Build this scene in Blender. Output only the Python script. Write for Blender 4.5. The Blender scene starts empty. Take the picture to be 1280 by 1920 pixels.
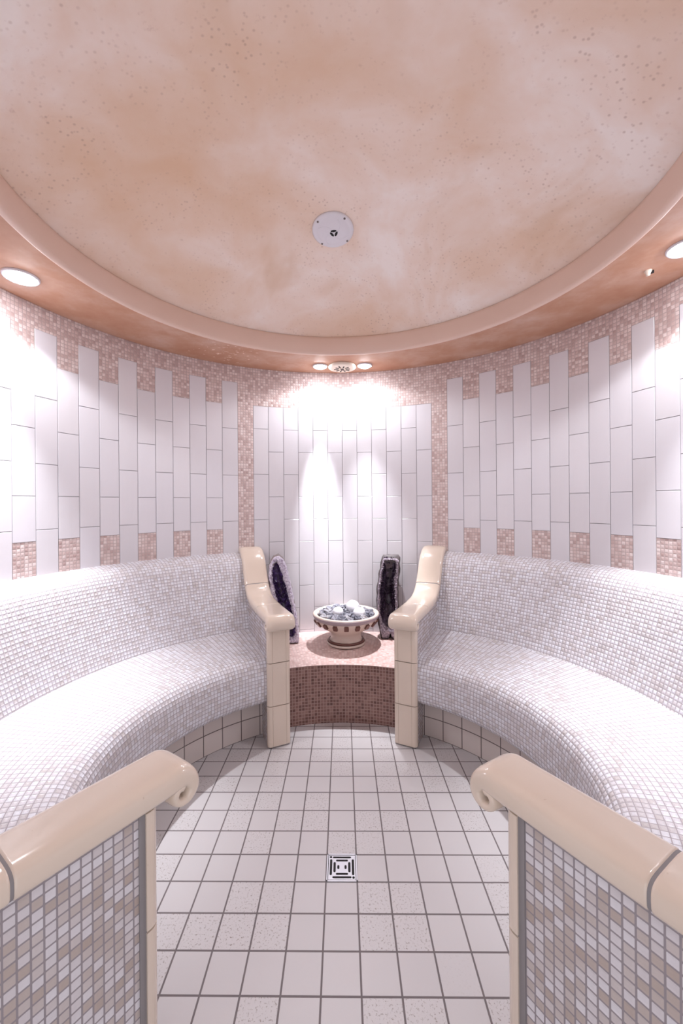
import bpy, bmesh, math, random
from mathutils import Vector, Matrix, noise
R_ = random.Random(7)
pi = math.pi
sc = bpy.context.scene
COL = sc.collection

# ------------------------------------------------------------------ camera
H = 1.21
cam_d = bpy.data.cameras.new('camera'); cam = bpy.data.objects.new('camera', cam_d); COL.objects.link(cam)
cam_d.sensor_fit = 'AUTO'; cam_d.sensor_width = 36.0
cam_d.lens = 754.0 / 1920.0 * 36.0
cam_d.shift_x = 7.3 / 1920.0
cam_d.shift_y = -15.0 / 1920.0
cam_d.clip_start = 0.01
cam.location = (0, 0, H)
cam.rotation_euler = (pi / 2, 0, 0)
cam.rotation_euler = (Matrix.Rotation(pi / 2, 3, 'X') @ Matrix.Rotation(math.radians(-0.45), 3, 'Z')).to_euler()
sc.camera = cam

# ------------------------------------------------------------------ world, exposure, lamps
sc.view_settings.view_transform = 'Standard'; sc.view_settings.look = 'None'
sc.view_settings.gamma = 1.0; sc.view_settings.use_curve_mapping = False
sc.view_settings.exposure = 0.38
w = bpy.data.worlds.new('world'); sc.world = w; w.use_nodes = True
bg = w.node_tree.nodes['Background']
bg.inputs[0].default_value = (0.93, 0.94, 1.0, 1); bg.inputs[1].default_value = 1.12
LAMP_COL = (0.90, 0.925, 0.985)
SPILL_W, CORE_W = 19.0, 110.0
CORE_DEG, SPILL_DEG = 55.0, 130.0
LENS_EMIT = 80.0

CY = 1.346                     # room centre, straight ahead of the camera
RW = 1.405                     # wall radius
ROT = math.radians(1.43)       # whole room is turned a little

def P(az, r, z):
    return Vector((r * math.sin(az), CY + r * math.cos(az), z))

# lamp places: azimuth, radius, core wattage factor, label
Z_SOF = 2.092
LAMPS = [
    (math.radians(-80.8), 1.222, 0.80, 1.0, 0, 130, 'recessed round downlight lit white in the ceiling ring above the left bench'),
    (math.radians(87.9), 1.217, 0.78, 0.9, 0, 130, 'recessed round downlight lit white in the ceiling ring above the right bench'),
    (math.atan2(-.105, 1.221), 1.224, 0.30, 1.35, 10, 156, 'small lit downlight left of the slotted cream vent above the niche'),
    (math.atan2(.180, 1.221), 1.224, 0.27, 1.05, 0, 156, 'small lit downlight right of the slotted cream vent above the niche'),
]

# ------------------------------------------------------------------ helpers
def tag(o, label=None, cat=None, group=None, kind=None):
    if label: o['label'] = label
    if cat: o['category'] = cat
    if group: o['group'] = group
    if kind: o['kind'] = kind
    return o

def empty(name, loc, label, cat, group=None):
    o = bpy.data.objects.new(name, None); COL.objects.link(o)
    o.location = loc; o.empty_display_size = .05
    tag(o, label, cat, group)
    return o

def root_loc(p):
    v = Vector((0, 0, 0))
    while p is not None:
        v = v + Vector(p.location); p = p.parent
    return v

def obj(name, bm, mats, parent=None, smooth=False, loc=None, recalc=True):
    """bm holds WORLD coordinates; the object is placed under its parent without moving it."""
    me = bpy.data.meshes.new(name)
    if recalc:
        bmesh.ops.recalc_face_normals(bm, faces=bm.faces[:])
    off = root_loc(parent) if parent is not None else Vector(loc or (0, 0, 0))
    for v in bm.verts: v.co -= off
    if smooth:
        for f in bm.faces: f.smooth = True
    bm.to_mesh(me); bm.free()
    o = bpy.data.objects.new(name, me); COL.objects.link(o)
    if not isinstance(mats, (list, tuple)): mats = [mats]
    for m in mats: me.materials.append(m)
    if parent is not None: o.parent = parent
    elif loc is not None: o.location = loc
    return o

def grid(bm, nu, nv, fn, mi=0, closed_u=False):
    """fn(i,j)->(co,(u,v)); quads nu x nv, with uv."""
    uvl = bm.loops.layers.uv.verify()
    V = [[None] * (nv + 1) for _ in range(nu + 1)]; U = [[None] * (nv + 1) for _ in range(nu + 1)]
    for i in range(nu + 1):
        for j in range(nv + 1):
            co, uv = fn(i, j)
            if closed_u and i == nu: V[i][j] = V[0][j]
            else: V[i][j] = bm.verts.new(co)
            U[i][j] = uv
    for i in range(nu):
        for j in range(nv):
            q = [(i, j), (i + 1, j), (i + 1, j + 1), (i, j + 1)]
            try: f = bm.faces.new([V[a][b] for a, b in q])
            except ValueError: continue
            f.material_index = mi
            for l, (a, b) in zip(f.loops, q): l[uvl].uv = U[a][b]
    return V

def lathe(bm, prof, c=(0, 0, 0), n=48, cap_ends=True, mi=0):
    rings = []
    for r, z in prof:
        rings.append([bm.verts.new((c[0] + r * math.cos(2 * pi * k / n), c[1] + r * math.sin(2 * pi * k / n), c[2] + z)) for k in range(n)])
    for a, b in zip(rings, rings[1:]):
        for k in range(n):
            bm.faces.new((a[k], a[(k + 1) % n], b[(k + 1) % n], b[k])).material_index = mi
    if cap_ends:
        bm.faces.new(rings[0][::-1]).material_index = mi
        bm.faces.new(rings[-1]).material_index = mi

def box(bm, mn, mx, M=None, mi=0):
    vs = [bm.verts.new((x, y, z)) for x in (mn[0], mx[0]) for y in (mn[1], mx[1]) for z in (mn[2], mx[2])]
    if M is not None:
        for v in vs: v.co = M @ v.co
    for q in ((0, 1, 3, 2), (4, 6, 7, 5), (0, 4, 5, 1), (2, 3, 7, 6), (0, 2, 6, 4), (1, 5, 7, 3)):
        bm.faces.new([vs[i] for i in q]).material_index = mi
    return vs

def prism(bm, poly, z0, z1, M=None, mi=0):
    n = len(poly)
    a = [bm.verts.new((x, y, z0)) for x, y in poly]; b = [bm.verts.new((x, y, z1)) for x, y in poly]
    if M is not None:
        for v in a + b: v.co = M @ v.co
    for k in range(n): bm.faces.new((a[k], a[(k + 1) % n], b[(k + 1) % n], b[k])).material_index = mi
    bm.faces.new(a[::-1]).material_index = mi; bm.faces.new(b).material_index = mi

def smooth_path(pts, n):
    """Catmull-Rom resample by arc length."""
    out = []
    P_ = [pts[0]] + list(pts) + [pts[-1]]
    for i in range(1, len(P_) - 2):
        p0, p1, p2, p3 = [Vector(P_[i + k]) for k in (-1, 0, 1, 2)]
        for s in range(12):
            t = s / 12
            out.append(.5 * ((2 * p1) + (p2 - p0) * t + (2 * p0 - 5 * p1 + 4 * p2 - p3) * t * t + (3 * p1 - p0 - 3 * p2 + p3) * t ** 3))
    out.append(Vector(pts[-1]))
    L = [0]
    for a, b in zip(out, out[1:]): L.append(L[-1] + (b - a).length)
    res = []; k = 0
    for i in range(n + 1):
        s = L[-1] * i / n
        while k < len(L) - 2 and L[k + 1] < s: k += 1
        t = (s - L[k]) / max(1e-9, L[k + 1] - L[k])
        res.append(out[k].lerp(out[k + 1], min(1, max(0, t))))
    return res, L[-1]

# ------------------------------------------------------------------ materials
class NT:
    def __init__(s, name):
        s.m = bpy.data.materials.new(name); s.m.use_nodes = True
        s.t = s.m.node_tree; s.n = s.t.nodes; s.b = s.n['Principled BSDF']; s.l = s.t.links
    def node(s, typ, **kw):
        n = s.n.new(typ)
        for k, v in kw.items():
            if k == 'ins':
                for a, b in v.items():
                    if hasattr(b, 'is_output') or isinstance(b, bpy.types.NodeSocket): s.l.new(b, n.inputs[a])
                    else: n.inputs[a].default_value = b
            else: setattr(n, k, v)
        return n
    def math(s, op, a, b=None, clamp=False):
        n = s.node('ShaderNodeMath', operation=op, use_clamp=clamp)
        for i, x in enumerate((a, b)):
            if x is None: continue
            if isinstance(x, (int, float)): n.inputs[i].default_value = x
            else: s.l.new(x, n.inputs[i])
        return n.outputs[0]
    def vmath(s, op, a, b=None):
        n = s.node('ShaderNodeVectorMath', operation=op)
        for i, x in enumerate((a, b)):
            if x is None: continue
            if isinstance(x, (tuple, list)): n.inputs[i].default_value = x
            else: s.l.new(x, n.inputs[i])
        return n.outputs[0]
    def ramp(s, fac, stops, interp='LINEAR'):
        n = s.node('ShaderNodeValToRGB'); n.color_ramp.interpolation = interp
        e = n.color_ramp.elements
        while len(e) < len(stops): e.new(.5)
        for k, (p, c) in enumerate(stops):
            e[k].position = p; e[k].color = (*c, 1) if len(c) == 3 else c
        s.l.new(fac, n.inputs[0]); return n.outputs[0]
    def mix(s, fac, a, b, mode='MIX'):
        n = s.node('ShaderNodeMix', data_type='RGBA', blend_type=mode)
        for i, x in ((0, fac), (6, a), (7, b)):
            if isinstance(x, (int, float)): n.inputs[i].default_value = x
            elif isinstance(x, tuple): n.inputs[i].default_value = (*x, 1)
            else: s.l.new(x, n.inputs[i])
        return n.outputs[2]
    def noise(s, vec, scale, detail=3, rough=.5, dim='3D'):
        n = s.node('ShaderNodeTexNoise', noise_dimensions=dim)
        if vec is not None: s.l.new(vec, n.inputs['Vector'])
        n.inputs['Scale'].default_value = scale; n.inputs['Detail'].default_value = detail; n.inputs['Roughness'].default_value = rough
        return n.outputs['Fac']
    def bump(s, h, strength=.3, dist=.002, normal=None):
        n = s.node('ShaderNodeBump'); n.inputs['Strength'].default_value = strength; n.inputs['Distance'].default_value = dist
        s.l.new(h, n.inputs['Height'])
        if normal is not None: s.l.new(normal, n.inputs['Normal'])
        return n.outputs[0]
    def set(s, **kw):
        for k, v in kw.items():
            inp = s.b.inputs[k.replace('_', ' ')]
            if isinstance(v, bpy.types.NodeSocket): s.l.new(v, inp)
            elif isinstance(v, tuple) and len(v) == 3: inp.default_value = (*v, 1)
            else: inp.default_value = v
        return s.m
    def uv(s): return s.node('ShaderNodeUVMap').outputs[0]
    def geo(s): return s.node('ShaderNodeNewGeometry').outputs['Position']

def srgb(r, g, b):
    f = lambda c: (c / 255 / 12.92) if c <= 10 else ((c / 255 + .055) / 1.055) ** 2.4
    return (f(r), f(g), f(b))

def plain(name, col, rough=.4, **kw):
    t = NT(name); return t.set(Base_Color=col, Roughness=rough, **kw)

def tile_cells(t, uvs, gap, soft, rnd=.12):
    """returns (mask 1 on tile, pillow height, random colour node output, random value)"""
    fr = t.vmath('FRACTION', uvs); fl = t.vmath('FLOOR', uvs)
    sep = t.node('ShaderNodeSeparateXYZ'); t.l.new(fr, sep.inputs[0])
    ds = []
    for k in (0, 1):
        a = sep.outputs[k]; b = t.math('SUBTRACT', 1.0, a)
        ds.append(t.math('MINIMUM', a, b))
    # rounded corner distance
    d = t.node('ShaderNodeMath', operation='SMOOTH_MIN'); t.l.new(ds[0], d.inputs[0]); t.l.new(ds[1], d.inputs[1]); d.inputs[2].default_value = rnd
    d = d.outputs[0]
    mr = t.node('ShaderNodeMapRange', interpolation_type='SMOOTHSTEP'); t.l.new(d, mr.inputs[0])
    mr.inputs[1].default_value = gap; mr.inputs[2].default_value = gap + soft
    pil = t.node('ShaderNodeMapRange', interpolation_type='SMOOTHERSTEP'); t.l.new(d, pil.inputs[0])
    pil.inputs[1].default_value = gap * .5; pil.inputs[2].default_value = .36
    wn = t.node('ShaderNodeTexWhiteNoise', noise_dimensions='3D'); t.l.new(fl, wn.inputs['Vector'])
    return mr.outputs[0], pil.outputs[0], wn.outputs['Color'], wn.outputs['Value']

def mosaic(name, stops, grout, gap=.07, rough=.22, bump=.55, dist=.0022, patchy=.5, spread=.10, coat=0.0):
    t = NT(name); uvs = t.uv()
    mask, pil, rc, rv = tile_cells(t, uvs, gap, .05)
    pat = t.noise(t.vmath('MULTIPLY', t.vmath('FLOOR', uvs), (.13, .13, .13)), 1.0, 3, .6)
    v = t.math('ADD', t.math('MULTIPLY', rv, 1 - patchy), t.math('MULTIPLY', pat, patchy))
    col = t.ramp(v, stops)
    # marble cloud inside each tile
    cl = t.noise(uvs, 1.7, 4, .6)
    col = t.mix(t.math('MULTIPLY', t.math('SUBTRACT', cl, .35, True), spread * 3, True), col, tuple(.72 * c for c in stops[0][1]))
    c = t.mix(mask, grout, col)
    tilt = t.vmath('MULTIPLY', t.vmath('SUBTRACT', rc, (.5, .5, .5)), (.10, .10, .10))
    nrm = t.bump(pil, bump, dist)
    n2 = t.vmath('NORMALIZE', t.vmath('ADD', nrm, tilt))
    r = t.math('ADD', t.math('MULTIPLY', mask, rough - .75), .75)
    return t.set(Base_Color=c, Roughness=r, Normal=n2)

M = {}
M['bench'] = mosaic('bench_mosaic', [(.2, srgb(206, 198, 197)), (.42, srgb(221, 215, 219)), (.62, srgb(229, 227, 233)), (.85, srgb(235, 234, 241))], srgb(172, 163, 167), gap=.05, rough=.30, bump=.7, dist=.0026, patchy=.45, spread=.03)
M['panel'] = mosaic('panel_mosaic', [(.22, srgb(182, 165, 156)), (.40, srgb(200, 188, 184)), (.55, srgb(216, 209, 212)), (.85, srgb(230, 227, 232))], srgb(152, 143, 147), gap=.06, rough=.30, bump=.35, dist=.0016, patchy=.5, spread=.06)
M['pink'] = mosaic('pink_wall_mosaic', [(.2, srgb(190, 163, 158)), (.42, srgb(211, 188, 183)), (.6, srgb(221, 200, 196)), (.85, srgb(233, 218, 214))], srgb(188, 169, 165), gap=.06, rough=.32, bump=.45, dist=.0016, patchy=.3, spread=.2)
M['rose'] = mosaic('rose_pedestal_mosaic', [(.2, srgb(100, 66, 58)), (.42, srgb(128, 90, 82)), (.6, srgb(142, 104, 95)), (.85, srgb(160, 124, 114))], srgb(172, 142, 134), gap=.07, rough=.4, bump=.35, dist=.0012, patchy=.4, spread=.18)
M['rosetop'] = mosaic('rose_pedestal_top_mosaic', [(.2, srgb(206, 168, 160)), (.42, srgb(222, 188, 182)), (.6, srgb(230, 200, 194)), (.85, srgb(240, 216, 210))], srgb(214, 190, 184), gap=.07, rough=.35, bump=.4, dist=.0014, patchy=.3, spread=.15)

def big_tile(name, base, grout, gap, speck=True, rough=.4, var=.05):
    t = NT(name); uvs = t.uv()
    mask, pil, rc, rv = tile_cells(t, uvs, gap, .010, .004)
    col = t.mix(t.math('MULTIPLY', rv, 1.0), tuple(c * (1 - var) for c in base), base)
    cl = t.noise(uvs, 1.3, 3, .5)
    col = t.mix(t.math('MULTIPLY', cl, .35), col, tuple(c * f for c, f in zip(base, (.98, .94, .93))))
    if speck:
        sp = t.noise(uvs, 16, 3, .7)
        sel = t.node('ShaderNodeMapRange'); t.l.new(rv, sel.inputs[0]); sel.inputs[1].default_value = .55; sel.inputs[2].default_value = .62
        spm = t.node('ShaderNodeMapRange'); t.l.new(sp, spm.inputs[0]); spm.inputs[1].default_value = .56; spm.inputs[2].default_value = .68
        f = t.math('MULTIPLY', t.math('MULTIPLY', sel.outputs[0], spm.outputs[0]), .8)
        col = t.mix(f, col, srgb(128, 112, 100))
    dirt = t.noise(uvs, .7, 3, .6)
    g = t.mix(dirt, grout, tuple(c * .78 for c in grout))
    c = t.mix(mask, g, col)
    r = t.math('ADD', t.math('MULTIPLY', mask, rough - .8), .8)
    h = t.math('ADD', mask, t.math('MULTIPLY', t.noise(uvs, 12, 3), .05))
    return t.set(Base_Color=c, Roughness=r, Normal=t.bump(h, .5, .0025))
M['floor'] = big_tile('floor_tile', srgb(216, 212, 213), srgb(130, 121, 122), .019, True, .42)
M['plinth'] = big_tile('plinth_tile', srgb(222, 210, 204), srgb(120, 106, 102), .016, False, .35)

def mk_walltile():
    t = NT('white_wall_tile'); uvs = t.uv()
    wn = t.node('ShaderNodeTexWhiteNoise', noise_dimensions='3D'); t.l.new(uvs, wn.inputs['Vector'])
    col = t.ramp(wn.outputs['Value'], [(0, srgb(216, 211, 214)), (.5, srgb(220, 216, 221)), (1, srgb(223, 218, 221))])
    h = t.noise(t.geo(), 9, 2)
    return t.set(Base_Color=col, Roughness=.24, Normal=t.bump(h, .10, .01))
M['walltile'] = mk_walltile()
M['wallgrout'] = plain('wall_grout', srgb(178, 172, 176), .8)
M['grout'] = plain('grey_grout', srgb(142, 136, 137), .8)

def mk_cream():
    t = NT('cream_glazed_ceramic'); g = t.geo()
    n = t.noise(g, 6, 3, .5)
    col = t.mix(n, srgb(222, 203, 186), srgb(229, 213, 198))
    sp = t.noise(g, 60, 2, .6)
    m = t.node('ShaderNodeMapRange'); t.l.new(sp, m.inputs[0]); m.inputs[1].default_value = .74; m.inputs[2].default_value = .78
    col = t.mix(t.math('MULTIPLY', m.outputs[0], .35), col, srgb(178, 146, 118))
    return t.set(Base_Color=col, Roughness=.14, Normal=t.bump(t.noise(g, 14, 2), .12, .006), Coat_Weight=.3, Coat_Roughness=.08)
M['cream'] = mk_cream()

def mk_dome():
    t = NT('peach_marbled_plaster'); g = t.geo()
    warp = t.node('ShaderNodeTexNoise'); t.l.new(g, warp.inputs['Vector']); warp.inputs['Scale'].default_value = 1.3; warp.inputs['Detail'].default_value = 2
    gw = t.vmath('ADD', g, t.vmath('MULTIPLY', warp.outputs['Color'], (.6, .6, .6)))
    n1 = t.noise(gw, 1.7, 5, .58)
    col = t.ramp(n1, [(.26, srgb(226, 190, 160)), (.42, srgb(233, 205, 184)), (.54, srgb(241, 221, 208)), (.64, srgb(247, 236, 229))])
    # ochre streaks with a soft edge
    n2 = t.noise(t.vmath('ADD', t.vmath('MULTIPLY', gw, (1.5, .6, 1)), (3.1, 1.7, .4)), 2.1, 4, .55)
    m2 = t.node('ShaderNodeMapRange', interpolation_type='SMOOTHSTEP'); t.l.new(n2, m2.inputs[0]); m2.inputs[1].default_value = .54; m2.inputs[2].default_value = .72
    col = t.mix(t.math('MULTIPLY', m2.outputs[0], .45), col, srgb(210, 172, 136))
    # small brown pits
    vo = t.node('ShaderNodeTexVoronoi', feature='F1'); t.l.new(g, vo.inputs['Vector']); vo.inputs['Scale'].default_value = 52
    pit = t.node('ShaderNodeMapRange', interpolation_type='SMOOTHSTEP'); t.l.new(vo.outputs['Distance'], pit.inputs[0])
    pit.inputs[1].default_value = .30; pit.inputs[2].default_value = .08; pit.inputs[3].default_value = 0; pit.inputs[4].default_value = 1
    pm = t.node('ShaderNodeMapRange'); t.l.new(t.noise(gw, 2.6, 3, .6), pm.inputs[0]); pm.inputs[1].default_value = .45; pm.inputs[2].default_value = .62
    col = t.mix(t.math('MULTIPLY', t.math('MULTIPLY', pit.outputs[0], pm.outputs[0]), .34), col, srgb(150, 104, 82))
    fine = t.noise(g, 40, 4, .7)
    fm = t.node('ShaderNodeMapRange'); t.l.new(fine, fm.inputs[0]); fm.inputs[1].default_value = .62; fm.inputs[2].default_value = .75
    col = t.mix(t.math('MULTIPLY', fm.outputs[0], .25), col, srgb(168, 120, 98))
    return t.set(Base_Color=col, Roughness=.7, Normal=t.bump(fine, .12, .004))
M['dome'] = mk_dome()

def mk_rim():
    t = NT('plain_peach_plaster'); g = t.geo()
    col = t.mix(t.noise(g, 3, 3), srgb(226, 194, 176), srgb(231, 204, 190))
    return t.set(Base_Color=col, Roughness=.6)
M['rim'] = mk_rim()

def mk_soffit():
    t = NT('terracotta_washed_plaster'); g = t.geo()
    n = t.noise(g, 4.5, 5, .62)
    col = t.ramp(n, [(.3, srgb(186, 134, 106)), (.48, srgb(197, 151, 124)), (.62, srgb(207, 168, 147)), (.75, srgb(214, 184, 168))])
    f = t.noise(g, 38, 4, .6)
    col = t.mix(t.math('MULTIPLY', f, .25), col, srgb(170, 112, 92))
    # flaked paint, left of the niche
    sep = t.node('ShaderNodeSeparateXYZ'); t.l.new(g, sep.inputs[0])
    d = t.vmath('DISTANCE', g, (-.62, 2.33, 2.10)); dn = d.node.outputs['Value']
    near = t.node('ShaderNodeMapRange'); t.l.new(dn, near.inputs[0]); near.inputs[1].default_value = .34; near.inputs[2].default_value = .10
    fl = t.noise(t.vmath('MULTIPLY', g, (1, 1.5, 1)), 34, 3, .5)
    fk = t.math('GREATER_THAN', t.math('ADD', fl, t.math('MULTIPLY', near.outputs[0], .16)), .79)
    col = t.mix(fk, col, srgb(240, 214, 200))
    return t.set(Base_Color=col, Roughness=.65, Normal=t.bump(n, .15, .006))
M['soffit'] = mk_soffit()

M['white_plastic'] = plain('white_plastic', srgb(226, 222, 228), .35)
M['cream_plastic'] = plain('cream_plastic', srgb(236, 222, 206), .4)
M['dark'] = plain('dark_opening', srgb(22, 18, 20), .7)
M['screw'] = plain('screw_metal', srgb(120, 112, 110), .35, Metallic=.8)
M['steel'] = plain('brushed_steel', srgb(222, 222, 228), .38, Metallic=.55)
t = NT('lamp_lens'); M['lens'] = t.set(Base_Color=(1, 1, 1), Emission_Color=LAMP_COL, Emission_Strength=LENS_EMIT)
M['bowl'] = plain('bowl_glaze', srgb(218, 200, 188), .3)
M['bowl_band'] = plain('bowl_lavender_band', srgb(164, 146, 152), .3)
M['bowl_brown'] = plain('bowl_brown_inlay', srgb(104, 66, 58), .35)
t = NT('grey_stone'); oi = t.node('ShaderNodeObjectInfo'); n = t.noise(t.geo(), 40, 4, .6)
c = t.ramp(oi.outputs['Random'], [(0, srgb(58, 58, 68)), (.35, srgb(100, 99, 110)), (.7, srgb(138, 136, 146)), (1, srgb(178, 174, 178))])
M['stone'] = t.set(Base_Color=t.mix(t.math('MULTIPLY', n, .5), c, srgb(70, 70, 80)), Roughness=.55, Normal=t.bump(n, .4, .004))
M['ball'] = plain('white_stone_ball', srgb(240, 238, 242), .4)
t = NT('geode_rock'); n = t.noise(t.geo(), 30, 5, .6)
M['rock'] = t.set(Base_Color=t.mix(n, srgb(58, 50, 52), srgb(104, 94, 94)), Roughness=.6, Normal=t.bump(n, .5, .006))
t = NT('geode_rock_pale'); n = t.noise(t.geo(), 30, 5, .6)
M['rockpale'] = t.set(Base_Color=t.mix(n, srgb(110, 100, 100), srgb(172, 160, 158)), Roughness=.6, Normal=t.bump(n, .5, .006))
t = NT('geode_quartz'); n = t.noise(t.geo(), 90, 4, .7)
M['quartz'] = t.set(Base_Color=t.ramp(n, [(.35, srgb(150, 134, 158)), (.5, srgb(214, 204, 222)), (.65, srgb(240, 234, 244))]), Roughness=.3, Normal=t.bump(n, .8, .006))
t = NT('geode_quartz_dark'); n = t.noise(t.geo(), 90, 4, .7)
M['quartzdark'] = t.set(Base_Color=t.ramp(n, [(.35, srgb(92, 80, 94)), (.5, srgb(150, 136, 148)), (.68, srgb(206, 194, 202))]), Roughness=.3, Normal=t.bump(n, .8, .006))
t = NT('amethyst_crystal'); n = t.noise(t.geo(), 45, 3, .6)
M['amethyst'] = t.set(Base_Color=t.ramp(n, [(.3, srgb(44, 26, 62)), (.52, srgb(58, 38, 80)), (.76, srgb(118, 92, 164))]), Roughness=.16)
t = NT('amethyst_crystal_dark'); n = t.noise(t.geo(), 45, 3, .6)
M['amethystdark'] = t.set(Base_Color=t.ramp(n, [(.3, srgb(34, 24, 36)), (.55, srgb(54, 40, 58)), (.75, srgb(96, 80, 104))]), Roughness=.18)

# ------------------------------------------------------------------ floor
def build_floor():
    bm = bmesh.new(); a = math.radians(.72); px, py = -.0455, 1.388
    ca, sa = math.cos(a), math.sin(a); n = 72
    uvl = bm.loops.layers.uv.verify()
    def uvof(x, y):
        dx, dy = x - px, y - py
        return ((dx * ca - dy * sa) / .1, (dx * sa + dy * ca) / .1)
    ring = [bm.verts.new((1.62 * math.cos(2 * pi * k / n), CY + 1.62 * math.sin(2 * pi * k / n), 0)) for k in range(n)]
    low = [bm.verts.new((v.co.x, v.co.y, -.06)) for v in ring]
    f = bm.faces.new(ring)
    for l in f.loops: l[uvl].uv = uvof(l.vert.co.x, l.vert.co.y)
    bm.faces.new(low[::-1])
    for k in range(n): bm.faces.new((ring[k], low[k], low[(k + 1) % n], ring[(k + 1) % n]))
    return tag(obj('floor', bm, M['floor']), 'floor of square pale tiles with grey grout', None, None, 'structure')
build_floor()

# ------------------------------------------------------------------ walls: one tile column is 0.1 m
DEL = .1 / RW
ZTOP = 2.115
def column_spec(k):
    """k = column number from the niche centre; list of (z0,z1,type)"""
    a = k if k >= 0 else -k - 1           # 0,1,2.. outward
    segs = []
    if a < 6:                               # niche: white tiles up to 1.86
        first = (k + 6) % 2 == 0
        js = [1.86, 1.71, 1.41, 1.11, .81, .51, .21, 0] if first else [1.86, 1.56, 1.26, .96, .66, .36, 0]
        segs = [(b, t, 'T') for t, b in zip(js, js[1:])] + [(1.86, ZTOP, 'M')]
    elif a == 6:
        segs = [(0, ZTOP, 'M')]
    else:
        if (a - 7) % 2 == 0:
            js = [2.0, 1.7, 1.4, 1.105, .805, .5, .2, 0]
            segs = [(b, t, 'T') for t, b in zip(js, js[1:])] + [(2.0, ZTOP, 'M')]
        else:
            js = [1.855, 1.555, 1.255, 1.055]
            segs = [(0, 1.055, 'M')] + [(b, t, 'T') for t, b in zip(js, js[1:])] + [(1.855, ZTOP, 'M')]
    return segs

def wall_piece(name, ks, label):
    bm = bmesh.new(); uvl = bm.loops.layers.uv.verify()
    G = .0013
    for k in ks:
        a0, a1 = ROT + k * DEL, ROT + (k + 1) * DEL
        for z0, z1, ty in column_spec(k):
            if ty == 'M':
                def fn(i, j, a0=a0, a1=a1, z0=z0, z1=z1, k=k):
                    a = a0 + (a1 - a0) * i / 3; z = (z0, z1)[j]
                    return P(a, RW, z), ((k + i / 3) * 6.0, z / .1 * 6.0 + .3)
                grid(bm, 3, 1, fn, 0)
            else:
                def fn(i, j, a0=a0, a1=a1, z0=z0, z1=z1):
                    return P((a0, a1)[i], RW + .004, (z0, z1)[j]), (0, 0)
                grid(bm, 1, 1, fn, 2)
                A, B = P(a0, RW, 0), P(a1, RW, 0)
                d = (B - A).normalized(); inn = Vector((0, CY, 0)) - (A + B) / 2; inn.normalize()
                uvv = (k * 1.37 + .5, round(z0 * 10) * 1.11 + .3)
                ch = .0011
                back, mid, front = [], [], []
                for (s, z) in ((0, z0), (1, z0), (1, z1), (0, z1)):
                    sg = 1 if s == 0 else -1; zg = 1 if z == z0 else -1
                    base = (A if s == 0 else B) + d * sg * G + Vector((0, 0, z + zg * G))
                    back.append(bm.verts.new(base - inn * .004)); mid.append(bm.verts.new(base + inn * .0002))
                    front.append(bm.verts.new(base + d * sg * ch + Vector((0, 0, zg * ch)) + inn * ch))
                fs = [bm.faces.new(front)]
                for q in range(4):
                    r = (q + 1) % 4
                    fs.append(bm.faces.new((mid[q], mid[r], front[r], front[q])))
                    fs.append(bm.faces.new((back[q], back[r], mid[r], mid[q])))
                for f in fs:
                    f.material_index = 1
                    for l in f.loops: l[uvl].uv = uvv
    # outer skin gives the wall its thickness
    ka, kb = min(ks), max(ks) + 1
    def fo(i, j):
        a = ROT + (ka + (kb - ka) * i / 24) * DEL
        rr = [RW + .004, RW + .14, RW + .14, RW + .004][j]; zz = [0, 0, ZTOP, ZTOP][j]
        return P(a, rr, zz), (0, 0)
    grid(bm, 24, 3, fo, 2)
    for kk in (ka, kb):
        a = ROT + kk * DEL
        vs = [bm.verts.new(P(a, r, z)) for r, z in ((RW, 0), (RW + .14, 0), (RW + .14, ZTOP), (RW, ZTOP))]
        bm.faces.new(vs).material_index = 2
    for f in bm.faces: f.normal_update()
    o = obj(name, bm, [M['pink'], M['walltile'], M['wallgrout']], recalc=False)
    return tag(o, label, None, None, 'structure')
wall_piece('wall_back', range(-7, 7), 'curved back wall of white upright tiles framed in pink mosaic')
wall_piece('wall_left', range(-40, -7), 'curved left wall of white upright tiles with pink mosaic battlements')
wall_piece('wall_right', range(7, 40), 'curved right wall of white upright tiles with pink mosaic battlements')

# ------------------------------------------------------------------ ceiling
def ring_surface(prof, n=160):
    bm = bmesh.new()
    def fn(i, j):
        r, z = prof[j]; return P(2 * pi * i / n, r, z), (i / n, j)
    grid(bm, n, len(prof) - 1, fn, 0, closed_u=True)
    return bm
tag(obj('trim_1', ring_surface([(RW + .02, 2.112), (1.405, 2.106), (1.385, 2.101), (1.32, 2.0955), (1.2, Z_SOF), (1.09, 2.088), (1.012, 2.084), (1.012, 2.14), (RW + .02, 2.16), (RW + .02, 2.112)]), M['soffit'], smooth=False), 'terracotta plaster ring of the ceiling above the wall', None, None, 'structure')
rim_prof = [(1.013, 2.084)] + [(1.000 + .013 * math.cos(a), 2.084 - .006 * math.sin(a)) for a in (.3, .8, 1.3)] + [(.994, 2.0785), (.989, 2.081), (.985, 2.09), (.984, 2.13), (.986, 2.165), (.990, 2.178), (1.0, 2.185), (1.013, 2.185)]
tag(obj('trim_2', ring_surface(rim_prof), M['rim'], smooth=True), 'smooth peach rim band around the dome', None, None, 'structure')
DOME_R, DOME_Z, DOME_H = 1.0, 2.18, .25
def dome_z(r):
    q = r / DOME_R
    return DOME_Z + DOME_H * (1 - q * q)
bm = bmesh.new(); n = 128
top = bm.verts.new(P(0, 0, dome_z(0))); prev = None
for j in range(1, 33):
    r = DOME_R * j / 32
    ring = [bm.verts.new(P(2 * pi * k / n, r, dome_z(r))) for k in range(n)]
    for k in range(n):
        if prev is None: bm.faces.new((top, ring[k], ring[(k + 1) % n]))
        else: bm.faces.new((prev[k], ring[k], ring[(k + 1) % n], prev[(k + 1) % n]))
    prev = ring
tag(obj('ceiling', bm, M['dome'], smooth=True), 'shallow peach marbled plaster dome', None, None, 'structure')

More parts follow.
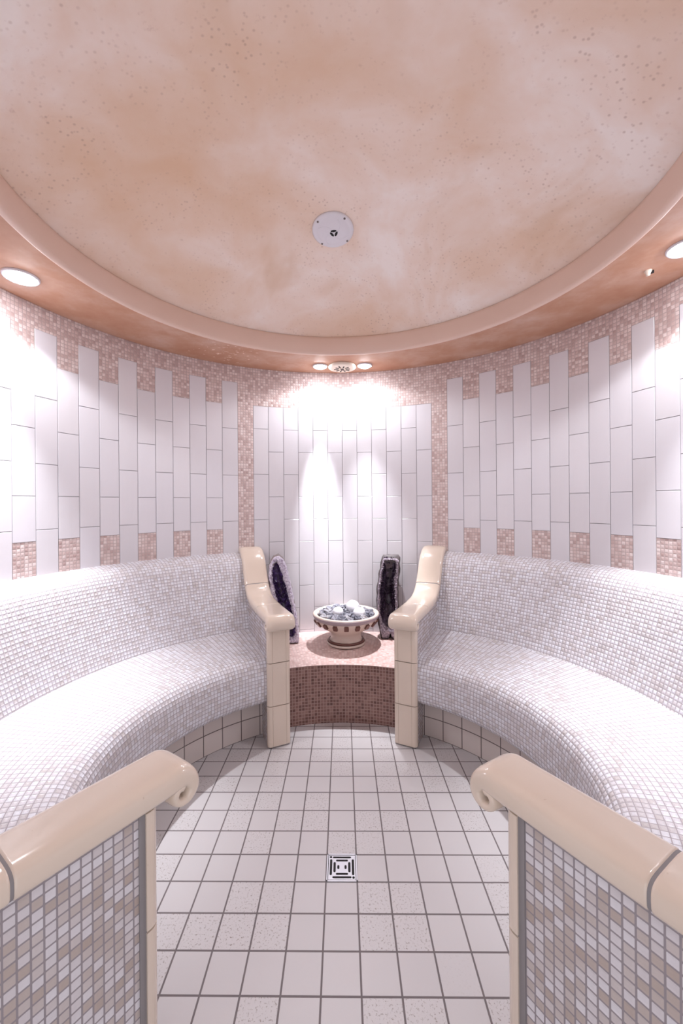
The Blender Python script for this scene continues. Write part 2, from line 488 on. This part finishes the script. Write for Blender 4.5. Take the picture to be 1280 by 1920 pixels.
# ------------------------------------------------------------------ benches
ARM = {   # azimuth of the arm's middle line, tip radius, first cap joint, cap top height, cap width, slab thickness, post offset
    'far_left': (math.radians(-24.2), .665, .93, .665, .146, .118, .058), 'far_right': (math.radians(26.6), .672, .93, .665, .146, .118, .058),
    'near_left': (math.radians(-145.46), .5755, .902, .690, .118, .098, .098), 'near_right': (math.radians(148.5), .577, .898, .690, .118, .098, .089)}
MP = .0172
seat_prof = [(.802, .205), (.775, .212), (.757, .232), (.751, .262), (.750, .30), (.752, .345), (.760, .385), (.777, .414), (.802, .430), (.84, .438), (.92, .446), (1.02, .455), (1.10, .463), (1.18, .470)]
back_prof = [(1.172, .462), (1.185, .50), (1.205, .56), (1.230, .64), (1.255, .72), (1.278, .79), (1.298, .838), (1.325, .872), (1.360, .892), (1.404, .903)]

def arc_part(name, prof, az0, az1, rm, parent, mat, n=96, closed=None):
    pts, L = smooth_path(prof, 44)
    bm = bmesh.new()
    def fn(i, j):
        a = az0 + (az1 - az0) * i / n; r, z = pts[j]
        return P(a, r, z), ((a) * rm / MP, (L * j / 44) / MP + .2)
    grid(bm, n, 44, fn)
    uvl = bm.loops.layers.uv.verify()
    return obj(name, bm, mat, parent, smooth=True, recalc=False)

def arm_matrix(az):
    """local x = outward along the arm, y = sideways, z up, origin at the room centre"""
    d = Vector((math.sin(az), math.cos(az), 0)); s = Vector((math.cos(az), -math.sin(az), 0))
    m = Matrix.Identity(4)
    m.col[0][:3] = d; m.col[1][:3] = s; m.col[2][:3] = (0, 0, 1); m.col[3][:3] = (0, CY, 0)
    return m

CAP_T = .050
def cap_path(tip, zt):
    z0 = zt - CAP_T / 2; dz = zt - .665
    pts = [(1.405, .912), (1.372, .910), (1.335, .893), (1.290, .850), (1.255, .79), (1.215, .725 + dz * .4), (1.165, .678 + dz * .7), (1.10, .653 + dz), (1.02, .644 + dz), (.93, .6405 + dz)]
    x = .86
    while x > tip + .066: pts.append((x, z0)); x -= .07
    pts.append((tip + .052, z0))
    return pts

def sweep(bm, path, widths, thick, mat_i, M4, cap=(True, True)):
    n = 28; rings = []
    for k, p in enumerate(path):
        a = path[max(0, k - 1)]; b = path[min(len(path) - 1, k + 1)]
        tx = Vector((b[0] - a[0], b[1] - a[1])).normalized(); nx = Vector((-tx.y, tx.x))
        if nx.y < 0 and k == 0: pass
        w = widths[k] / 2; h = thick[k] / 2; ring = []
        for q in range(n):
            t = 2 * pi * q / n; ct, st = math.cos(t), math.sin(t)
            ex = .42
            y = w * math.copysign(abs(ct) ** ex, ct)
            zz = h * math.copysign(abs(st) ** .62, st)
            # slight crown on top
            ring.append(bm.verts.new(M4 @ Vector((p[0] + nx.x * zz, y, p[1] + nx.y * zz))))
        rings.append(ring)
    for a, b in zip(rings, rings[1:]):
        for q in range(n): bm.faces.new((a[q], a[(q + 1) % n], b[(q + 1) % n], b[q])).material_index = mat_i
    if cap[0]: bm.faces.new(rings[0])
    if cap[1]: bm.faces.new(rings[-1][::-1])

def build_arm(key, bench):
    az, tip, j1, zt, W, T, po = ARM[key]; M4 = arm_matrix(az); zp = zt - CAP_T + .002
    post_r = tip + po
    # ---- panel: closed slab following the cap underside
    cp, _ = smooth_path(cap_path(tip, zt), 60)
    und = [(p[0], p[1] - CAP_T / 2 + .012) for p in cp if p[0] > post_r + .03]
    und.append((post_r + .03, zt - CAP_T + .012))
    bm = bmesh.new(); uvl = bm.loops.layers.uv.verify()
    for s in (-1, 1):
        y = s * (T / 2 - .006)
        cols = und
        for (x0, z0), (x1, z1) in zip(cols, cols[1:]):
            vs = [bm.verts.new(M4 @ Vector(c)) for c in ((x0, y, 0), (x1, y, 0), (x1, y, z1), (x0, y, z0))]
            f = bm.faces.new(vs if s > 0 else vs[::-1])
            uvs = [(x0 / MP, 0), (x1 / MP, 0), (x1 / MP, z1 / MP), (x0 / MP, z0 / MP)]
            for l, u in zip(f.loops, uvs if s > 0 else uvs[::-1]): l[uvl].uv = u
    for (x0, z0), (x1, z1) in zip(und, und[1:]):
        vs = [bm.verts.new(M4 @ Vector(c)) for c in ((x0, -T / 2 + .006, z0), (x1, -T / 2 + .006, z1), (x1, T / 2 - .006, z1), (x0, T / 2 - .006, z0))]
        bm.faces.new(vs).material_index = 1
    xe = und[-1][0]; ze = und[-1][1]
    vs = [bm.verts.new(M4 @ Vector(c)) for c in ((xe, -T / 2 + .006, 0), (xe, T / 2 - .006, 0), (xe, T / 2 - .006, ze), (xe, -T / 2 + .006, ze))]
    bm.faces.new(vs).material_index = 1
    arm = obj('armrest', bm, [M['panel'], M['grout']], bench, recalc=False)
    # ---- grout core behind the post tiles
    bm = bmesh.new(); box(bm, (post_r + .009, -T / 2 + .009, 0), (post_r + .040, T / 2 - .009, zp - .002), M4)
    box(bm, (post_r + .024, -T / 2 + .0035, 0), (post_r + .039, T / 2 - .0035, zp - .002), M4)
    obj('grout_core', bm, M['grout'], arm)
    # ---- post tiles: front face with rounded corner trims
    hw = T / 2; rc = .019; poly = []
    def arc(cx, cy, a0, a1, n=7):
        return [(cx + rc * math.cos(a0 + (a1 - a0) * k / n), cy + rc * math.sin(a0 + (a1 - a0) * k / n)) for k in range(n + 1)]
    xb = post_r + .027
    poly = [(xb, hw), (xb, hw - .006)]
    poly = [(xb, -hw)] + arc(post_r + rc, -hw + rc, -pi / 2, -pi, 7)[0:] + \
           [(post_r, -hw + .0235), (post_r + .0018, -hw + .0240), (post_r + .0018, -hw + .0252), (post_r, -hw + .0257),
            (post_r, hw - .0257), (post_r + .0018, hw - .0252), (post_r + .0018, hw - .0240), (post_r, hw - .0235)] + \
           arc(post_r + rc, hw - rc, pi, pi / 2, 7) + [(xb, hw)]
    zs = [0.006, .2075, .4215, zp]
    for z0, z1 in zip(zs, zs[1:]):
        bm = bmesh.new(); prism(bm, poly, z0 + .002, z1 - .002, M4)
        obj('post_tile', bm, M['cream'], arm)
    # ---- cap tiles along the path
    path, L = smooth_path(cap_path(tip, zt), 330)
    # curl under the tip
    cx, cz = path[-1]; th0 = CAP_T
    rho0 = .026; curl = []
    ccx, ccz = cx, cz - rho0
    for k in range(1, 41):
        q = k / 40; a = pi / 2 + q * math.radians(380)
        rr = rho0 * (1 - .72 * max(0, q - .25) / .75)
        curl.append((ccx + rr * math.cos(a), ccz + rr * math.sin(a), CAP_T * (1 - .62 * min(1, q / .42) + .08 * max(0, q - .7))))
    segs = [(1.5, 1.21), (1.21, j1), (j1, -1)]
    full = [(p[0], p[1], CAP_T) for p in path] + curl
    npath = len(path); bounds = []
    for hi, lo in segs:
        idx = [i for i in range(npath) if lo <= path[i][0] <= hi]
        i0, i1 = idx[0], idx[-1]
        if lo < 0: i1 = len(full) - 1
        part = full[i0:i1 + 1]
        bm = bmesh.new()
        g = len(part)
        ws = [W] * g; th = [p[2] for p in part]
        # tiny rounded edges at joints
        if hi < 1.4:
            ws[0] -= .005; th[0] -= .004
        if lo > 0: ws[-1] -= .005; th[-1] -= .004
        else:
            for k in range(len(curl)):
                ws[-1 - k] = W - .004 * (1 - k / len(curl))
        sweep(bm, [(p[0], p[1]) for p in part], ws, th, 0, M4)
        obj('arm_cap', bm, M['cream'], arm, smooth=True)
        bounds.append(i1)
    # grey joints between cap tiles
    for b in bounds[:-1]:
        bm = bmesh.new(); part = [full[i] for i in range(b - 3, b + 5)]
        sweep(bm, [(p[0], p[1]) for p in part], [W - .003] * len(part), [CAP_T - .0025] * len(part), 0, M4)
        obj('cap_joint', bm, M['grout'], arm, smooth=True)
    return arm

def build_bench(side, far, near, label):
    a0, a1 = ARM[far][0], ARM[near][0]
    mid = (a0 + a1) / 2
    b = empty('mosaic_bench', P(mid, .95, 0), label, 'bench')
    arc_part('seat', seat_prof, a0, a1, .80, b, M['bench'])
    arc_part('backrest', back_prof, a0, a1, 1.27, b, M['bench'])
    bm = bmesh.new(); n = 96
    def fn(i, j):
        a = a0 + (a1 - a0) * i / n; z = (0, .215)[j]
        return P(a, .873, z), (a * .873 / .1 + .35, z / .1)
    grid(bm, n, 1, fn); obj('plinth', bm, M['plinth'], b, smooth=True, recalc=False)
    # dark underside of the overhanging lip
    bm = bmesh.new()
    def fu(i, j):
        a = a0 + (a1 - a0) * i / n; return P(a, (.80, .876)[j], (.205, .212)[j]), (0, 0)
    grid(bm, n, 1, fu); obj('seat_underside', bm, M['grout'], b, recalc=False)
    build_arm(far, b); build_arm(near, b)
    return b
build_bench('left', 'far_left', 'near_left', 'curved white mosaic bench with cream arm caps on the left side of the room')
build_bench('right', 'far_right', 'near_right', 'curved white mosaic bench with cream arm caps on the right side of the room')

# ------------------------------------------------------------------ pedestal in the niche
def build_pedestal():
    b0, b1 = ARM['far_left'][0], ARM['far_right'][0]
    def lim(r, q): e = math.asin(.0535 / r); return (b0 + e) + (b1 - b0 - 2 * e) * q
    a0, a1 = lim(.88, 0), lim(.88, 1)
    b = empty('mosaic_pedestal', P((a0 + a1) / 2, 1.1, 0), 'low rose mosaic pedestal with concave front, in the niche between the two benches', 'pedestal')
    n = 48; bm = bmesh.new()
    def fn(i, j):
        a = a0 + (a1 - a0) * i / n; z = (0, .322)[j]; return P(a, .88, z), (a * .88 / MP, z / MP + .5)
    grid(bm, n, 1, fn); obj('front', bm, M['rose'], b, smooth=True, recalc=False)
    bm = bmesh.new()
    def ft(i, j):
        r = .876 + (1.403 - .876) * j / 24; a = lim(r, i / n); z = .322 + .020 * (r - .876) / .53
        return P(a, r, z), (a * 1.1 / MP, r / MP)
    grid(bm, n, 24, ft); obj('top', bm, M['rosetop'], b, smooth=True, recalc=False)
build_pedestal()
def ped_z(r): return .322 + .020 * (r - .876) / .53

# ------------------------------------------------------------------ bowl with stones
BX, BY = .047, 2.535
BZ = ped_z(math.hypot(BX, BY - CY)) + .0005
bowl = empty('footed_bowl', (BX, BY, BZ), 'cream ceramic footed bowl with brown square inlays, on the pedestal in the niche', 'bowl')
c = (BX, BY, BZ)
bm = bmesh.new()
lathe(bm, [(.108, .0), (.118, .004), (.119, .012), (.112, .020), (.100, .030), (.094, .05), (.092, .065), (.100, .078), (.122, .092), (.150, .110), (.176, .130), (.193, .152), (.200, .172), (.205, .182), (.2075, .188), (.2070, .193), (.200, .196), (.190, .195), (.182, .190), (.176, .178), (.160, .150), (.120, .120), (.06, .108), (.004, .106)], c, 72)
obj('bowl_body', bm, M['bowl'], bowl, smooth=True)
bm = bmesh.new(); lathe(bm, [(.1985, .164), (.2025, .168), (.2095, .186), (.2085, .188), (.2060, .186)], c, 72, False)
obj('rim_band', bm, M['bowl_band'], bowl, smooth=True)
bm = bmesh.new(); lathe(bm, [(.1155, .020), (.1185, .019), (.1085, .031), (.1045, .031)], c, 72, False)
obj('foot_band', bm, M['bowl_brown'], bowl, smooth=True)
for k in range(18):
    a = 2 * pi * k / 18 + .17
    bm = bmesh.new()
    d = Vector((math.cos(a), math.sin(a), 0)); s = Vector((-d.y, d.x, 0))
    up = Vector((d.x * .55, d.y * .55, .835)); nn = Vector((d.x * .835, d.y * .835, -.55))
    cc = Vector(c) + d * .1925 + Vector((0, 0, .1430))
    pts = []
    for q in range(16):
        t = 2 * pi * q / 16; ct, st = math.cos(t), math.sin(t)
        pts.append((.0135 * math.copysign(abs(ct) ** .28, ct), .016 * math.copysign(abs(st) ** .28, st)))
    M4 = Matrix.Identity(4); M4.col[0][:3] = s; M4.col[1][:3] = up; M4.col[2][:3] = nn; M4.col[3][:3] = cc
    prism(bm, pts, -.006, .0045, M4); obj('inlay', bm, M['bowl_brown'], bowl)

def stone_bm(r, sq, seed, amp=.28, f=1.6, sub=3):
    bm = bmesh.new(); bmesh.ops.create_icosphere(bm, subdivisions=sub, radius=1)
    off = Vector((seed * 3.7, seed * 1.3, seed * 2.1))
    for v in bm.verts:
        d = v.co.copy(); k = 1 + amp * noise.noise(d * f + off) + amp * .3 * noise.noise(d * f * 3 + off)
        v.co = Vector((d.x * sq[0], d.y * sq[1], d.z * sq[2])) * r * k
    return bm
protos = []
rs = random.Random(21)
placed = []
balls = [(-.050, -.020, .200, .034, 'white round stone ball in the footed bowl, leftmost of the three'), (.045, .050, .216, .043, 'largest white round stone ball, at the back of the footed bowl'), (.083, -.030, .196, .039, 'white round stone ball in the footed bowl, right front of the three')]
spots = []
tries = 0
while len(spots) < 60 and tries < 6000:
    tries += 1
    rr = .168 * math.sqrt(rs.random()); a = rs.random() * 2 * pi; x, y = rr * math.cos(a), rr * math.sin(a); s = rs.uniform(.017, .036)
    if rr + s * .9 > .186: continue
    if any((x - p[0]) ** 2 + (y - p[1]) ** 2 < (.72 * (s + p[2])) ** 2 for p in spots): continue
    if any((x - b[0]) ** 2 + (y - b[1]) ** 2 < (.62 * (s + b[3])) ** 2 for b in balls): continue
    spots.append((x, y, s))
for k, (x, y, s) in enumerate(spots):
    bm = stone_bm(s, (1.15, .85, .75), k + 1, .62)
    for v in bm.verts: v.co = Matrix.Rotation(rs.random() * 6, 3, 'Z') @ v.co if False else v.co
    rz = Matrix.Rotation(rs.random() * 6.28, 4, 'Z') @ Matrix.Rotation(rs.uniform(-.5, .5), 4, 'X')
    wz = BZ + .176 + rs.uniform(-.006, .014)
    for v in bm.verts: v.co = (rz @ v.co) + Vector((BX + x, BY + y, wz))
    o = obj('grey_stone', bm, M['stone'], None, smooth=False, loc=(BX + x, BY + y, wz))
    tag(o, 'small rough grey stone heaped in the footed bowl around the white balls', 'stone', 'grey stones in the bowl')
for x, y, z, r, lb in balls:
    bm = stone_bm(r, (1, 1, .96), x * 50 + 3, .05, 1.2, 4)
    for v in bm.verts: v.co += Vector((BX + x, BY + y, BZ + z))
    tag(obj('white_stone_ball', bm, M['ball'], None, smooth=True, loc=(BX + x, BY + y, BZ + z)), lb, 'stone', 'white stone balls in the bowl')

# ------------------------------------------------------------------ geodes
def resample(poly, n):
    P_ = [Vector(p) for p in poly] + [Vector(poly[0])]
    L = [0]
    for a, b in zip(P_, P_[1:]): L.append(L[-1] + (b - a).length)
    out = []; k = 0
    for i in range(n):
        s = L[-1] * i / n
        while L[k + 1] < s: k += 1
        out.append(P_[k].lerp(P_[k + 1], (s - L[k]) / (L[k + 1] - L[k])))
    return out

def crystals(bm, pts, rnd, size, tilt=.7):
    for p, nrm in pts:
        h = size * rnd.uniform(.7, 1.7); r = h * rnd.uniform(.32, .5)
        d = (nrm + Vector((rnd.uniform(-tilt, tilt), rnd.uniform(-tilt, tilt), rnd.uniform(-tilt, tilt)))).normalized()
        u = d.orthogonal().normalized(); w_ = d.cross(u)
        n = 6; a0 = rnd.random() * 6
        base = [bm.verts.new(p + (u * math.cos(a0 + 2 * pi * k / n) + w_ * math.sin(a0 + 2 * pi * k / n)) * r - d * h * .4) for k in range(n)]
        mid = [bm.verts.new(v.co + d * h * .85) for v in base]
        tp = bm.verts.new(p + d * h)
        for k in range(n):
            bm.faces.new((base[k], base[(k + 1) % n], mid[(k + 1) % n], mid[k])); bm.faces.new((mid[k], mid[(k + 1) % n], tp))

def geode(name, base, yaw, outer, inner, depth, label, mats, seed, lean=0.0, cs=.011, ro=.9):
    """outer/inner: outlines in the front plane (x sideways, z up), base at z=0"""
    rock, quartz, amet = mats
    g = empty(name, base, label, 'geode')
    n = 72; O = resample(outer, n); I = resample(inner, n)
    B = Vector(base); rm = Matrix.Rotation(yaw, 3, 'Z'); rnd = random.Random(seed)
    lm = Matrix.Rotation(lean, 3, 'X')
    def W(x, y, z): return B + rm @ (lm @ Vector((x, y, z)))
    cO = sum(O, Vector((0, 0))) / n; cI = sum(I, Vector((0, 0))) / n
    def jit(p, a, s): return p + Vector((noise.noise(Vector((p.x * s, p.y * s, seed))), noise.noise(Vector((p.x * s, p.y * s, seed + 9.3))))) * a
    # rock shell: front edge band, outline, bulging back
    bm = bmesh.new(); rings = []
    for f, y in ((.86, .004), (1.0, 0.012), (1.03, .03), (1.0, depth * .45), (.86, depth * .8), (.55, depth), (.05, depth * 1.04)):
        ring = []
        for p in O:
            zc = max(.0, cO.y); q = Vector((cO.x + (p.x - cO.x) * f, p.y if p.y < .06 else cO.y + (p.y - cO.y) * (f if f > .6 else f)))
            q = jit(q, .007, 30); q.y = max(q.y, 0.0)
            ring.append(bm.verts.new(W(q.x, y, q.y)))
        rings.append(ring)
    for a, b in zip(rings, rings[1:]):
        for k in range(n): bm.faces.new((a[k], a[(k + 1) % n], b[(k + 1) % n], b[k]))
    bm.faces.new(rings[-1])
    obj('rock_shell', bm, rock, g, smooth=True)
    # quartz rim: from the shell's front edge into the hollow
    bm = bmesh.new(); rings = []; pts = []
    for t_, y in ((-.12, .012), (.1, -.006), (.5, -.008), (.85, .0), (1.05, .014)):
        ring = []
        for p, q in zip(O, I):
            o_ = Vector((cO.x + (p.x - cO.x) * ro, cO.y + (p.y - cO.y) * (ro + .05 if ro < .95 else ro)))
            m = o_.lerp(q, t_); m = jit(m, .006, 45); m.y = max(m.y, .002)
            yy = y + .006 * noise.noise(Vector((m.x * 60, m.y * 60, seed)))
            ring.append(bm.verts.new(W(m.x, yy, m.y)))
            if .2 < t_ < 1 and rnd.random() < .5: pts.append((W(m.x, yy, m.y), rm @ (lm @ Vector((0, -1, 0)))))
        rings.append(ring)
    for a, b in zip(rings, rings[1:]):
        for k in range(n): bm.faces.new((a[k], a[(k + 1) % n], b[(k + 1) % n], b[k]))
    crystals(bm, pts, rnd, cs * .7)
    obj('quartz_rim', bm, quartz, g)
    # hollow with crystals
    bm = bmesh.new(); rings = []; pts = []
    for f, y in ((1.06, .012), (.92, .028), (.7, depth * .4), (.4, depth * .55), (.08, depth * .6)):
        ring = []
        for p in I:
            q = jit(cI + (p - cI) * f, .004, 50); v = bm.verts.new(W(q.x, y, q.y)); ring.append(v)
            if rnd.random() < .55:
                d2 = (cI - q); nr = Vector((d2.x, -.06, d2.y)).normalized()
                pts.append((v.co.copy(), rm @ (lm @ nr)))
        rings.append(ring)
    for a, b in zip(rings, rings[1:]):
        for k in range(n): bm.faces.new((a[k], a[(k + 1) % n], b[(k + 1) % n], b[k]))
    bm.faces.new(rings[-1])
    crystals(bm, pts, rnd, cs)
    obj('crystal_hollow', bm, amet, g)
    return g

# left: slender leaf, leaning, pale rim
gx, gy = -.305, 2.52
geode('amethyst_geode', (gx, gy, ped_z(1.2) + .001), math.radians(10),
      [(-.066, .555), (-.040, .535), (-.022, .49), (-.004, .42), (.014, .34), (.030, .26), (.044, .18), (.054, .10), (.056, .0), (-.045, .0), (-.062, .06), (-.082, .14), (-.104, .24), (-.122, .34), (-.130, .42), (-.122, .50), (-.098, .545)],
      [(-.082, .520), (-.060, .486), (-.036, .41), (-.014, .32), (.006, .24), (.020, .17), (.034, .08), (.020, .035), (-.026, .05), (-.050, .13), (-.074, .25), (-.095, .36), (-.108, .43), (-.104, .495)],
      .10, 'slender purple amethyst geode with white quartz rim, behind the left bench arm', (M['rockpale'], M['quartz'], M['amethyst']), 3, 0.0, .010, .985)
# right: blocky dark slab
geode('amethyst_geode', (.330, 2.58, ped_z(1.27) + .001), math.radians(-8),
      [(-.040, .535), (.050, .533), (.066, .520), (.064, .44), (.066, .42), (.056, .39), (.054, .30), (.056, .18), (.064, .08), (.070, .0), (.016, .0), (.004, .035), (-.012, .0), (-.056, .0), (-.068, .05), (-.074, .10), (-.084, .15), (-.086, .25), (-.084, .33), (-.070, .41), (-.056, .48), (-.048, .525)],
      [(-.030, .506), (.022, .514), (.038, .498), (.042, .44), (.030, .40), (.026, .35), (.032, .27), (.036, .19), (.030, .11), (-.006, .07), (-.046, .10), (-.064, .17), (-.062, .25), (-.064, .31), (-.054, .37), (-.046, .42), (-.040, .47)],
      .12, 'blocky dark amethyst geode slab, standing beside the bowl behind the right bench arm', (M['rock'], M['quartzdark'], M['amethystdark']), 8, 0.0, .011)

# ------------------------------------------------------------------ floor drain
def build_drain():
    a = math.radians(-.72); cx, cy = .0050, 1.3372
    M4 = Matrix.Translation((cx, cy, 0)) @ Matrix.Rotation(a, 4, 'Z')
    d = empty('floor_drain', (cx, cy, .0005), 'square steel drain grate with slots in the middle of the tiled floor', 'drain')
    bm = bmesh.new(); h = .0505
    for mn, mx in (((-h, -h, .0), (h, -h + .004, .003)), ((-h, h - .004, 0), (h, h, .003)), ((-h, -h, 0), (-h + .004, h, .003)), ((h - .004, -h, 0), (h, h, .003))):
        box(bm, mn, mx, M4)
    obj('drain_frame', bm, M['steel'], d)
    bm = bmesh.new(); box(bm, (-h + .004, -h + .004, .0003), (h - .004, h - .004, .0006), M4); obj('drain_well', bm, M['dark'], d)
    bm = bmesh.new(); box(bm, (-.0445, -.0445, .0009), (.0445, .0445, .0024), M4); obj('grate', bm, M['steel'], d)
    def slot(cx_, cy_, lx, ly):
        bm = bmesh.new(); r = min(lx, ly) / 2; pts = []
        vert = ly > lx; L = max(lx, ly) / 2 - r
        for q in range(12):
            t = pi * q / 11
            if vert: pts.append((cx_ + r * math.cos(t), cy_ + L + r * math.sin(t)))
            else: pts.append((cx_ + L + r * math.sin(t), cy_ - r * math.cos(t)))
        for q in range(12):
            t = pi * q / 11
            if vert: pts.append((cx_ - r * math.cos(t), cy_ - L - r * math.sin(t)))
            else: pts.append((cx_ - L - r * math.sin(t), cy_ + r * math.cos(t)))
        prism(bm, pts, .0015, .0028, M4); obj('slot', bm, M['dark'], d)
    for s in (-1, 1):
        slot(0, s * .0365, .062, .0065); slot(s * .0365, 0, .0075, .058)
        slot(0, s * .0245, .040, .0065); slot(s * .0245, 0, .0075, .037)
        slot(s * .012, 0, .0070, .014)
    for s in (-1, 1):
        bm = bmesh.new(); lathe(bm, [(.0040, .0020), (.0040, .0030), (.001, .0032)], (0, 0, 0), 16)
        for v in bm.verts: v.co = M4 @ (v.co + Vector((s * .0375, -s * .0375, 0)))
        obj('drain_screw', bm, M['dark'], d)
build_drain()

# ------------------------------------------------------------------ ceiling fittings
def place_frame(loc, nrm, xref=Vector((1, 0, 0))):
    z = nrm.normalized(); x = (xref - z * xref.dot(z)).normalized(); y = z.cross(x)
    m = Matrix.Identity(4); m.col[0][:3] = x; m.col[1][:3] = y; m.col[2][:3] = z; m.col[3][:3] = loc
    return m
def xf(bm, M4):
    for v in bm.verts: v.co = M4 @ v.co

def build_dome_vent():
    px, py = -.011, CY + .385
    r = math.hypot(px, py - CY); z = dome_z(r)
    nrm = Vector((-(px) * 2 * DOME_H, -(py - CY) * 2 * DOME_H, -1)).normalized()   # faces down, tipped to the room centre
    loc = Vector((px, py, z)) + nrm * .001
    M4 = place_frame(loc, nrm)
    g = empty('ceiling_vent', loc, 'white round plastic vent with three slots, screwed to the dome above', 'vent')
    bm = bmesh.new(); lathe(bm, [(.089, 0), (.089, .006), (.085, .010), (.076, .0115), (.070, .0115), (.066, .014), (.050, .0165), (.03, .018), (.001, .0185)], (0, 0, 0), 72); xf(bm, M4)
    obj('vent_disc', bm, M['white_plastic'], g, smooth=True)
    for k in range(4):
        a = math.radians(52 + 90 * k); bm = bmesh.new(); lathe(bm, [(.0045, .009), (.0045, .0125), (.001, .0135)], (.0795 * math.cos(a), .0795 * math.sin(a), 0), 14); xf(bm, M4)
        obj('vent_screw', bm, M['screw'], g)
    for k in range(3):
        a = math.radians(90 + 120 * k + 8); ca, sa = math.cos(a), math.sin(a); pts = []
        for q in range(20):
            t = 2 * pi * q / 20; lx, ly = .0052 * math.cos(t), .0125 * math.sin(t)
            x0, y0 = lx + .0105, ly
            pts.append((x0 * ca - y0 * sa + .004, x0 * sa + y0 * ca + .0))
        bm = bmesh.new(); prism(bm, pts, .012, .0192, M4); obj('vent_slot', bm, M['dark'], g)
    for k in range(4):      # raised swirl ribs
        bm = bmesh.new(); a0 = math.radians(90 * k + 20); prev = None
        for q in range(13):
            rr = .020 + .045 * q / 12; a = a0 + .9 * q / 12
            zz = .0185 - .0045 * (rr / .066) ** 2
            p = Vector((rr * math.cos(a), rr * math.sin(a), zz)); tn = Vector((math.cos(a + .9), math.sin(a + .9), 0)); sd = Vector((-tn.y, tn.x, 0)) * .0009
            ring = [bm.verts.new(p + sd - Vector((0, 0, .003))), bm.verts.new(p + Vector((0, 0, .0011))), bm.verts.new(p - sd - Vector((0, 0, .003)))]
            if prev:
                for e in range(2): bm.faces.new((prev[e], ring[e], ring[e + 1], prev[e + 1]))
            prev = ring
        xf(bm, M4); obj('swirl_rib', bm, M['white_plastic'], g)
build_dome_vent()

def build_soffit_vent():
    az = math.atan2(.036, 1.221); p = P(az, 1.222, Z_SOF + .001); dn = Vector((0, 0, -1)); M4 = place_frame(p, dn)
    g = empty('slotted_vent', p, 'round cream vent with radial slots, in the ceiling ring between the two small downlights', 'vent')
    bm = bmesh.new(); lathe(bm, [(.087, 0), (.087, .012), (.083, .017), (.074, .020), (.045, .0225), (.001, .0235)], (0, 0, 0), 64); xf(bm, M4)
    obj('vent_disc', bm, M['cream_plastic'], g, smooth=True)
    for k in range(10):
        a = 2 * pi * k / 10 + .1; ca, sa = math.cos(a), math.sin(a); r0, r1 = (.024, .052) if k % 2 else (.024, .048)
        pts = [(r0 * ca - .003 * sa, r0 * sa + .003 * ca), (r0 * ca + .003 * sa, r0 * sa - .003 * ca), (r1 * ca + .0042 * sa, r1 * sa - .0042 * ca), (r1 * ca - .0042 * sa, r1 * sa + .0042 * ca)]
        bm = bmesh.new(); prism(bm, pts, .018, .0245, M4); obj('vent_slot', bm, M['dark'], g)
    bm = bmesh.new(); lathe(bm, [(.011, .021), (.011, .026), (.007, .030), (.001, .031)], (0, 0, 0), 20); xf(bm, M4); obj('vent_knob', bm, M['screw'], g, smooth=True)
build_soffit_vent()

def build_lamp(az, r, fs, fc, tilt, sdeg, label, size):
    p = P(az, r, Z_SOF + .002); M4 = place_frame(p, Vector((0, 0, -1)))
    g = empty('downlight', p, label, 'lamp', 'recessed downlights in the ceiling ring')
    s = size
    bm = bmesh.new(); lathe(bm, [(.066 * s, 0), (.082 * s, 0), (.082 * s, .007), (.079 * s, .010), (.070 * s, .010), (.064 * s, .004), (.062 * s, .0)], (0, 0, 0), 48, False); xf(bm, M4)
    obj('trim_ring', bm, M['white_plastic'], g, smooth=True)
    bm = bmesh.new(); lathe(bm, [(.061 * s, .001), (.060 * s, .008), (.052 * s, .015), (.03 * s, .020), (.001, .0215)], (0, 0, 0), 48); xf(bm, M4)
    obj('lens', bm, M['lens'], g, smooth=True)
    for nm, wt, deg, bl, f in (('spill_light', SPILL_W, sdeg, .3, fs), ('core_light', CORE_W, CORE_DEG if size > .6 else (24 if tilt else 42), 1.0, fc)):
        ld = bpy.data.lights.new(nm, 'SPOT'); ld.energy = wt * f; ld.color = LAMP_COL
        ld.spot_size = math.radians(deg); ld.spot_blend = bl; ld.shadow_soft_size = .03 * s
        lo = bpy.data.objects.new(nm, ld); COL.objects.link(lo); lo.parent = g; lo.location = (0, 0, -.032)
        if nm == 'core_light' and tilt:
            d = Vector((math.sin(az) * math.tan(math.radians(tilt)), math.cos(az) * math.tan(math.radians(tilt)), -1))
            lo.rotation_euler = d.to_track_quat('-Z', 'Y').to_euler()
for (az, r, fs, fc, tl, sd, lb), sz in zip(LAMPS, (.74, .74, .58, .58)): build_lamp(az, r, fs, fc, tl, sd, lb, sz)

# small peg in the ring, right
p = Vector((1.193, CY - 1.346 + 1.537, Z_SOF + .002)); M4 = place_frame(p, Vector((0, 0, -1)))
g = empty('ceiling_peg', p, 'tiny cream peg with a dark tip, in the ceiling ring near the right downlight', 'peg')
bm = bmesh.new(); lathe(bm, [(.013, 0), (.012, .006), (.008, .012), (.007, .020), (.001, .021)], (0, 0, 0), 20); xf(bm, M4); obj('peg_body', bm, M['cream_plastic'], g, smooth=True)
bm = bmesh.new(); lathe(bm, [(.006, 0), (.006, .010), (.001, .011)], (.016, .0, 0), 14); xf(bm, M4); obj('peg_tip', bm, M['dark'], g)
